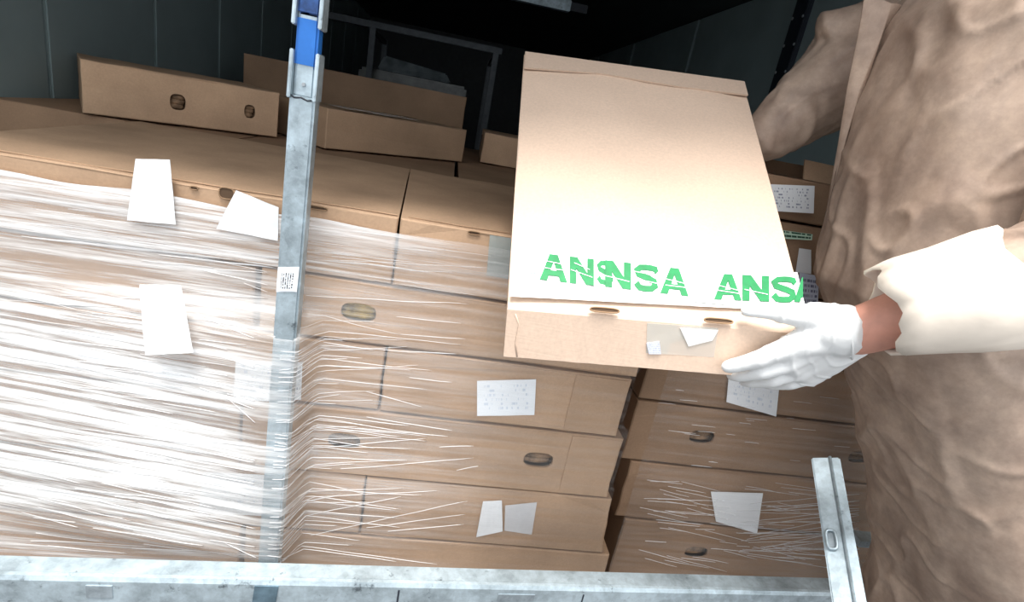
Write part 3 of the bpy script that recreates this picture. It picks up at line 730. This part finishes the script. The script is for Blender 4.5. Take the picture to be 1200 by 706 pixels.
per = [(i, 0) for i in range(NU)] + [(NU, j_) for j_ in range(NV)] + [(i, NV) for i in range(NU, 0, -1)] + [(0, j_) for j_ in range(NV, 0, -1)]
up = [top[j_][i] for i, j_ in per]
cen = tp(.5, .5)
mid = []
for (i, j_) in per:
    u, v = i / NU, j_ / NV; a, b = tp(u, v), bp(u, v); q = a * .94 + b * .06; o_ = (q - cen); o_ -= nb * o_.dot(nb)
    mid.append(bm.verts.new(q + o_.normalized() * .0015))
lows = [bm.verts.new(bp(i / NU, j_ / NV) + nb * (.0012 * noise.noise(V((i * .9, j_ * .9, 4))))) for i, j_ in per]
n_ = len(per)
for k in range(n_):
    m = (k + 1) % n_
    bm.faces.new((up[k], mid[k], mid[m], up[m])); bm.faces.new((mid[k], lows[k], lows[m], mid[m]))
bm.faces.new(lows)
obj('body', bm, KRC, cb, False)
# folded-over rim at the far end and its small tear
bm = bmesh.new()
pts = [tp(u, v, h) for h in (.0006, .0034) for (u, v) in ((.002, .905), (.35, .930), (.70, .915), (.998, .920), (.998, .998), (.002, .998))]
vv = [bm.verts.new(p) for p in pts]
bm.faces.new(vv[:6][::-1]); bm.faces.new(vv[6:])
for k in range(6): bm.faces.new((vv[k], vv[(k + 1) % 6], vv[6 + (k + 1) % 6], vv[6 + k]))
obj('folded_rim', bm, KRC, cb)
fu = (T2 - T1).normalized(); fd = (B1 - T1); fn_ = fu.cross(-fd).normalized()
if fn_.y > 0: fn_ = -fn_
# pixel to the box's top plane / front plane
def on_plane(x, y, p0, n): d = ray(x, y); return CAM + d * ((p0 - CAM).dot(n) / d.dot(n))
def TOP(x, y, h=0.): return on_plane(x, y, T1, nb) + nb * h
def FRONT(x, y, h=0.): return on_plane(x, y, T1, fn_) + fn_ * h
for x, y, ln in ((708, 363.5, .0335), (841, 376, .033)):
    c = FRONT(x, y + 1, .0005) ; c = c + nb * .0015; slot(cb, c, fu, (fn_ + nb * 1.2), ln, .0026)
sheet('tape_strip', [TOP(597, 350), TOP(943, 368), TOP(932.5, 322), TOP(608, 296)], TAPEW, cb, off=.0030, thick=.0006, nx=12, ny=3, wob=.0012, nrm=nb)
sheet('tape_strip', [TOP(694, 354), TOP(812, 361), TOP(814, 314), TOP(700, 303)], TAPEW, cb, off=.0044, thick=.0004, nx=6, ny=3, wob=.0006, nrm=nb)
for pts_ in ([(650, 344), (676, 343), (700, 337), (726, 341), (750, 349)], [(762, 350), (790, 352), (812, 357), (845, 360), (880, 363)]):      # wrinkles along the tape edge
    bm = bmesh.new(); add_tube(bm, [TOP(x, y, .0046) for x, y in pts_], [.0002, .0006, .0006, .0006, .0002], 6); obj('tape_wrinkle', bm, plain('grey_crease', (.25, .26, .25), .5) if 'grey_crease' not in bpy.data.materials else bpy.data.materials['grey_crease'], cb)
# lettering: heavy sans capitals built from polygons
def glyph(ch):
    if ch == 'A': return [[(0, 0), (.27, 0), (.33, .19), (.69, .19), (.75, 0), (1.02, 0), (.66, 1), (.36, 1)], [(.395, .38), (.625, .38), (.51, .74)]]
    if ch == 'N': return [[(0, 0), (.27, 0), (.27, .58), (.68, 0), (1, 0), (1, 1), (.73, 1), (.73, .42), (.32, 1), (0, 1)]]
    if ch == 'S':
        cl = [(.97, .74), (.88, .87), (.70, .90), (.50, .90), (.28, .88), (.14, .76), (.20, .62), (.42, .55), (.62, .49), (.84, .40), (.87, .24), (.72, .12), (.48, .095), (.25, .12), (.11, .28)]
        wd = [.12, .115, .11, .11, .11, .13, .12, .115, .115, .12, .13, .11, .11, .115, .12]
        l, r_ = [], []
        for i, (x, y) in enumerate(cl):
            a, b = cl[max(0, i - 1)], cl[min(len(cl) - 1, i + 1)]; dx, dy = b[0] - a[0], b[1] - a[1]; q = math.hypot(dx, dy) or 1
            l.append((x - dy / q * wd[i], y + dx / q * wd[i])); r_.append((x + dy / q * wd[i], y - dx / q * wd[i]))
        return [('strip', l, r_)]
def letter(ch, quad, mat, h=.0052, th=.0004, clip=1.0):
    """quad = bl, br, tr, tl pixels on the box's top"""
    q = [TOP(x, y) for x, y in quad]
    def P(u, v, k): return (q[0] * (1 - u) + q[1] * u) * (1 - v) + (q[3] * (1 - u) + q[2] * u) * v + nb * (h + th * k)
    g = glyph(ch); bm = bmesh.new()
    if g[0][0] == 'strip':
        _, l, r_ = g[0]
        vs = [[bm.verts.new(P(min(x, clip), y, k)) for (x, y) in (l[i], r_[i]) for k in (0, 1)] for i in range(len(l))]
        for a, b in zip(vs[:-1], vs[1:]):
            bm.faces.new((a[1], a[3], b[3], b[1])); bm.faces.new((a[0], b[0], b[2], a[2])); bm.faces.new((a[0], a[1], b[1], b[0])); bm.faces.new((a[2], b[2], b[3], a[3]))
    else:
        polys = [[V((min(x, clip), y, 0)) for x, y in lp] for lp in g]; flat = [p for lp in polys for p in lp]
        vt = [bm.verts.new(P(p.x, p.y, 1)) for p in flat]; vb = [bm.verts.new(P(p.x, p.y, 0)) for p in flat]
        for tri in tessellate_polygon(polys):
            try: bm.faces.new([vt[i] for i in tri])
            except ValueError: pass
        o_ = 0
        for lp in polys:
            m = len(lp)
            for k in range(m):
                try: bm.faces.new((vt[o_ + k], vt[o_ + (k + 1) % m], vb[o_ + (k + 1) % m], vb[o_ + k]))
                except ValueError: pass
            o_ += m
    return obj('letter', bm, mat, cb)
def lq(x0, x1, yt0, yb0, sl, xref, lean=0):
    yt = lambda x: yt0 + (x - xref) * sl; yb = lambda x: yb0 + (x - xref) * sl
    return [(x0, yb(x0)), (x1, yb(x1)), (x1 + lean, yt(x1)), (x0 + lean, yt(x0))]
letter('A', lq(612, 634, 299, 328, .11, 612, 2), CYAN, .0048)
for ch, x0, x1, m in (('A', 632, 664, GREEN), ('N', 667, 695, GREEN)): letter(ch, lq(x0, x1, 300, 331, .115, 632), m)
letter('S', lq(698, 718, 308, 336, .115, 698), GREEN, .0049)
for ch, x0, x1 in (('N', 708, 738), ('S', 741, 770), ('A', 772, 805)): letter(ch, lq(x0, x1, 300, 331, .115, 632), GREEN, .0058)
for ch, x0, x1 in (('A', 835, 867), ('N', 868, 899), ('S', 901, 931)): letter(ch, lq(x0, x1, 324, 354, .045, 836), GREEN)
letter('A', lq(928, 954, 328, 357, .045, 929), GREEN, clip=.40)
# white scratches that break the print
bm = bmesh.new()
for (xa, ya, xb, yb) in ((640, 310, 660, 314), (638, 318, 662, 321), (668, 320, 693, 329), (672, 312, 690, 320), (708, 327, 736, 334), (742, 322, 768, 327), (744, 331, 768, 336), (775, 330, 800, 336), (778, 338, 803, 341), (838, 338, 866, 345), (838, 344, 864, 348), (870, 343, 897, 349)):
    a, b = TOP(xa, ya, .0064), TOP(xb, yb, .0064); w_ = nb.cross((b - a).normalized()) * .00045
    bm.faces.new([bm.verts.new(p) for p in (a - w_, b - w_, b + w_, a + w_)])
obj('print_scratches', bm, TAPEW, cb)['kind'] = 'stuff'
sheet('clear_tape', [FRONT(757, 413), FRONT(836, 418), FRONT(841, 384), FRONT(758, 378)], alpha_mat('hazy_tape', (.72, .70, .64), .45, .15), cb, off=.001, nrm=fn_, nx=6, ny=3, wob=.001)
sheet('label_remnant', [FRONT(760, 414), FRONT(774, 414), FRONT(772, 399), FRONT(757, 401)], print_mat('violet_smear', (.66, .68, .78), (.42, .45, .66), 6, .5, .02), cb, off=.0025, nrm=fn_)
sheet('label_remnant', [FRONT(806, 405), FRONT(834, 398), FRONT(841, 386), FRONT(796, 383)], alpha_mat('thin_paper', (.92, .93, .92), .7), cb, off=.0025, nrm=fn_)
bm = bmesh.new(); add_tube(bm, [FRONT(604, 368, .0008), FRONT(608, 380, .0006), FRONT(604, 402, .0006), FRONT(606, 418, .0004)], .0009, 6); obj('board_crease', bm, KRC, cb, True)

# ------------------------------------------------------------------ the worker
per_ = empty('person', (.95, .58, 0), 'worker in tan gown and white gloves at right, lifting the carried box', 'person')
SHn, SHf = V((.73, .545, 1.385)), D(1016, 52, .92)
EL = V((.580, .430, 1.135)); WR = D(1004, 389, .600)
FW = D(884, 168, .925)
FEL = (SHf * .45 + FW * .55) + V((.05, .02, .02))
bm = bmesh.new()
hip = V((.845, .61, .88)); chest = V((.72, .70, 1.28)); neck = V((.715, .70, 1.46)); head = V((.655, .715, 1.60))
chain(bm, [hip, V((.750, .655, 1.05)), chest, V((.715, .70, 1.37))], [.098, .095, .118, .09])
add_capsule(bm, V((.855, .575, .86)), V((.855, .65, .86)), .078, .078)
add_capsule(bm, SHn + V((.01, .02, -.01)), SHf + V((.02, -.03, -.02)), .055, .052)
chain(bm, [V((.715, .70, 1.40)), V((.69, .705, 1.53))], [.052, .048])
add_ball(bm, head + V((.015, 0, .02)), (.092, .074, .105)); add_ball(bm, head + V((-.025, 0, -.055)), (.055, .052, .058))   # skull, jaw
add_ball(bm, head + V((-.085, 0, -.012)), (.022, .012, .016)); add_capsule(bm, head + V((-.075, 0, .025)), head + V((-.098, 0, -.014)), .008, .011)
add_ball(bm, head + V((-.07, 0, .032)), (.014, .052, .012))                                                             # brow
for s in (-1, 1): add_ball(bm, head + V((.012, s * .074, -.005)), (.020, .008, .030))                                # ears
chain(bm, [SHn, EL, WR], [.050, .043, .027]); chain(bm, [SHf, FEL, FW], [.050, .042, .027])
for s, yy in ((-1, .525), (1, .665)):
    chain(bm, [V((.865, yy + (.02 if s < 0 else 0), .84)), V((.965, yy, .46)), V((1.0, yy, .08))], [.060, .048, .038]); add_capsule(bm, V((1.015, yy, .045)), V((.905, yy, .035)), .036, .032)
remeshed('body', bm, SKIN, per_, .006, 5)
for s in (-1, 1):                                                                                                      # eyes
    e_ = head + V((-.067, s * .031, .013))
    bm = bmesh.new(); bmesh.ops.create_uvsphere(bm, u_segments=14, v_segments=10, radius=.0125, matrix=Matrix.Translation(e_)); ey = obj('eye', bm, EYE_W, per_, True)
    bm = bmesh.new(); bmesh.ops.create_uvsphere(bm, u_segments=12, v_segments=8, radius=.0062, matrix=Matrix.Translation(e_ + V((-.0085, 0, -.001)))); obj('iris', bm, IRIS, ey, True)
bm = bmesh.new(); add_ball(bm, head + V((-.074, 0, -.052)), (.009, .024, .0045)); add_ball(bm, head + V((-.073, 0, -.061)), (.009, .020, .005)); obj('mouth', bm, LIP, per_, True)
bm = bmesh.new(); add_ball(bm, head + V((.026, 0, .045)), (.093, .082, .092), 3); add_ball(bm, head + V((.058, 0, -.01)), (.062, .074, .075), 3)
remeshed('hair', bm, HAIR, per_, .006, 2, lambda c, n: noise.noise(c * 60) * .003)
for yy in (.525, .665):
    bm = bmesh.new(); chain(bm, [V((.875, yy + (.02 if yy < .6 else 0), .80)), V((.965, yy, .46)), V((1.0, yy, .10))], [.066, .060, .056]); remeshed('trouser_leg', bm, TROUS, per_, .010, 3)
    bm = bmesh.new(); add_capsule(bm, V((1.02, yy, .052)), V((.90, yy, .045)), .046, .042); add_box(bm, (.850, yy - .045, 0), (1.07, yy + .045, .022), .004); remeshed('shoe', bm, SHOE, per_, .008, 3)

# gown
bm = bmesh.new()
st_ = [(1.475, .715, .70, .075, .085), (1.44, .705, .70, .115, .165), (1.38, .705, .705, .145, .180), (1.26, .700, .70, .150, .170), (1.12, .715, .69, .158, .160), (1.02, .725, .675, .165, .165),
       (.93, .790, .655, .165, .172), (.84, .855, .635, .17, .178), (.70, .935, .61, .175, .195), (.55, 1.015, .595, .18, .205), (.42, 1.04, .59, .185, .21)]
rings = []; NR = 40
for z, cx, cy, hd, hw_ in st_:
    rg = []
    for k in range(NR):
        a = 2 * math.pi * k / NR; ca, sa = math.cos(a), math.sin(a)
        rg.append(bm.verts.new((cx + hd * math.copysign(abs(ca) ** .72, ca), cy + hw_ * math.copysign(abs(sa) ** .72, sa), z)))
    rings.append(rg)
for a, b in zip(rings[:-1], rings[1:]):
    for k in range(NR): bm.faces.new((a[k], a[(k + 1) % NR], b[(k + 1) % NR], b[k]))
bm.faces.new(rings[0]); bm.faces.new(rings[-1][::-1])
bmesh.ops.recalc_face_normals(bm, faces=bm.faces)
CUF = D(1036, 366, .568)
ELs = EL + V((.02, 0, -.005))
chain(bm, [SHn, ELs], [.085, .066]); chain(bm, [ELs, CUF + (ELs - CUF) * .42], [.066, .050])
FC = FW + (FEL - FW).normalized() * .015
chain(bm, [SHf + V((.02, 0, -.015)), FEL + V((0, 0, .004)), FC], [.098, .078, .044])
add_ball(bm, SHf + V((-.055, .0, .012)), (.045, .04, .035)); 
def ridge(v): return max(0., 1 - abs(noise.noise(v)) * 7)
def wrinkle(c, n):
    d = noise.noise(V((c.x * 9, c.y * 9, c.z * 4))) * .004
    d += ridge(V((c.x * 9 + c.z * 5, c.y * 9, c.z * 3.5 - c.x * 3))) * .0050
    d += ridge(V((c.x * 15 - c.z * 9, c.y * 14 + 4, c.z * 9))) * .0030
    d += noise.noise(V((c.x * 34, c.y * 34, c.z * 16))) * .0016
    return d - .004
gown_ = remeshed('gown', bm, GOWN, per_, .0048, 4, wrinkle)
# cuff end of the near sleeve, strong light put in as a paler gown colour
bm = bmesh.new(); cdir = (ELs - CUF).normalized(); xx, yy_ = frame_of(cdir)
ring = []
for s_, rr in ((0, .0475), (.02, .051), (.06, .056), (.10, .0615)):
    ring.append([bm.verts.new(CUF + cdir * (s_ * 1.0 + .006 * math.sin(3 * k * .39)) + (xx * math.cos(2 * math.pi * k / 28) + yy_ * math.sin(2 * math.pi * k / 28)) * (rr + .003 * noise.noise(V((k * .7, s_ * 30, 0))))) for k in range(28)])
for a, b in zip(ring[:-1], ring[1:]):
    for k in range(28): bm.faces.new((a[k], a[(k + 1) % 28], b[(k + 1) % 28], b[k]))
cf = obj('sleeve_cuff', bm, GOWNP, per_, True); md = cf.modifiers.new('thickness', 'SOLIDIFY'); md.thickness = .003
# front edge of the gown, hanging open, with its snap button
YG = .765
out_ = [(988, -30), (987, 40), (984, 100), (983, 170), (976, 225), (968, 285)]; in_ = [(1006, -30), (1005, 30), (1000, 90), (998, 170), (993, 225), (985, 283)]
vs, fs = [], []
for (x, y), (x2, y2) in zip(out_, in_):
    P = []
    for q, keep in ((PY(x, y, YG + .03), .55), (PY((x + x2) / 2, y, YG + .02), .15), (PY(x2, y2, YG + .02), 0.)):
        _, cp, cn, _ = gown_.closest_point_on_mesh(q); P.append((cp + cn * .003) * (1 - keep) + q * keep)
    vs += P
for k in range(len(out_) - 1):
    for m in (0, 1): fs.append((k * 3 + m, k * 3 + m + 1, k * 3 + m + 4, k * 3 + m + 3))
pl = raw('front_edge', vs, fs, GOWN, per_, True); md = pl.modifiers.new('thickness', 'SOLIDIFY'); md.thickness = .004; md2 = pl.modifiers.new('bevel', 'BEVEL'); md2.width = .001
hit, hp, hn, _ = gown_.ray_cast(CAM, ray(1016, 57).normalized())
if hit:
    bt = None
    for nm, r_, h_, mt in (('snap_button', .0062, .003, GOWNP), ('button_rim', .0066, .0012, RIVET)):
        q_ = V((0, 0, 1)).rotation_difference(hn).to_matrix().to_4x4(); bm = bmesh.new()
        bmesh.ops.create_cone(bm, cap_ends=True, segments=20, radius1=r_, radius2=r_ * .85, depth=h_, matrix=Matrix.Translation(hp + hn * .001) @ q_)
        bt = obj(nm, bm, mt, bt or per_)

# ------------------------------------------------------------------ gloves
GR_ = .0083
def finger(bm, pts, rs):
    chain(bm, [D(*p) for p in pts], rs)
bm = bmesh.new()
wr1 = (1000, 387, .600)
mc = {'i': (922, 408, .607), 'm': (926, 424, .619), 'r': (936, 435, .634), 'p': (950, 441, .648)}
for k, (wx, wy, wd_) in {'i': (992, 374, .600), 'm': (996, 385, .602), 'r': (1000, 396, .608), 'p': (1002, 403, .614)}.items():
    chain(bm, [D(wx, wy, wd_), D(*mc[k])], [.0165, .0125])
for k in range(7):
    f_ = k / 6; ks = ['i', 'm', 'r', 'p']; a_ = min(2, int(f_ * 3)); g_ = f_ * 3 - a_
    m_ = [p + (q - p) * g_ for p, q in zip(mc[ks[a_]], mc[ks[a_ + 1]])]; w_ = [p + (q - p) * f_ for p, q in zip((992, 374, .600), (1000, 402, .612))]
    chain(bm, [D(*w_), D(*[(p + q) / 2 for p, q in zip(m_, w_)]), D(m_[0], m_[1] - 1, m_[2] + .001)], [.0165, .0165, .0122])
for a_, b_ in (('i', 'm'), ('m', 'r'), ('r', 'p')): add_capsule(bm, D(*mc[a_]), D(*mc[b_]), .0122, .0118)
chain(bm, [D(*[(p + q) / 2 for p, q in zip(mc['i'], wr1)]), D(*[(p + q) / 2 for p, q in zip(mc['p'], wr1)])], [.0155, .0150])
chain(bm, [D(998, 386, .602), D(962, 398, .606), D(930, 408, .607)], [.021, .019, .012])
finger(bm, [(990, 378, .600), (958, 372, .600), (928, 371, .600), (900, 366, .606), (874, 365, .613)], [.0185, .0175, .0108, .0082, .0066])     # thumb
finger(bm, [mc['i'], (890, 421, .612), (866, 427.5, .622), (853, 430, .628)], [.0128, .0104, .0090, .0080])
finger(bm, [mc['m'], (893, 436, .622), (868, 440, .640), (858, 440, .655)], [.0125, .0098, .0084, .0074])
finger(bm, [mc['r'], (905, 446, .637), (882, 448, .656), (872, 447, .672)], [.0100, .0088, .0077, .0068])
finger(bm, [mc['p'], (926, 450, .651), (906, 451, .668), (896, 450, .682)], [.0092, .0080, .0068, .006])
chain(bm, [D(972, 386, .604), D(984, 388, .602)], [.027, .0295])
def gl_w(c, n):
    s = (c - WR).length
    k = max(0., 1 - abs(math.sin(s * 150 + noise.noise(c * 28) * 2.2)) * 3.2) * .0013 * sstep(.012, .035, s) * sstep(.105, .085, s)
    return k + noise.noise(c * 90) * .0005
remeshed('glove', bm, GLOVE, per_, .0020, 16, gl_w)['label'] = 'white glove on the near hand gripping the box corner'
cfd = (EL - WR).normalized() + (D(1011, 394, .597) - D(985, 383, .602)).normalized() * .6
bm = bmesh.new(); xx, yy_ = frame_of(cfd); cc = D(995, 390, .601)
add_tube(bm, [cc + (xx * math.cos(2 * math.pi * k / 30) + yy_ * math.sin(2 * math.pi * k / 30)) * .0292 for k in range(30)], .0012, 6, True); obj('glove_rim', bm, GLOVE, per_, True)
# far hand under the box's far corner
bm = bmesh.new(); fb = lambda u, v, d: bp(u, v) - nb * d
hb = fb(1.0, .92, .017)
chain(bm, [FW, hb], [.030, .026])
for k in range(4):
    v = .82 + k * .045
    chain(bm, [hb + (fb(1, v, .017) - hb) * .8, fb(.90, v, .016), fb(.80 + .02 * abs(k - 1.5), v - .01, .0145)], [.012, .009, .0075])
chain(bm, [hb, T3_ * .3 + T2 * .1 + hb * .6 + V((.03, 0, 0))], [.02, .010])
remeshed('glove', bm, GLOVE, per_, .003, 4)['label'] = 'white glove on the far hand, under the box'
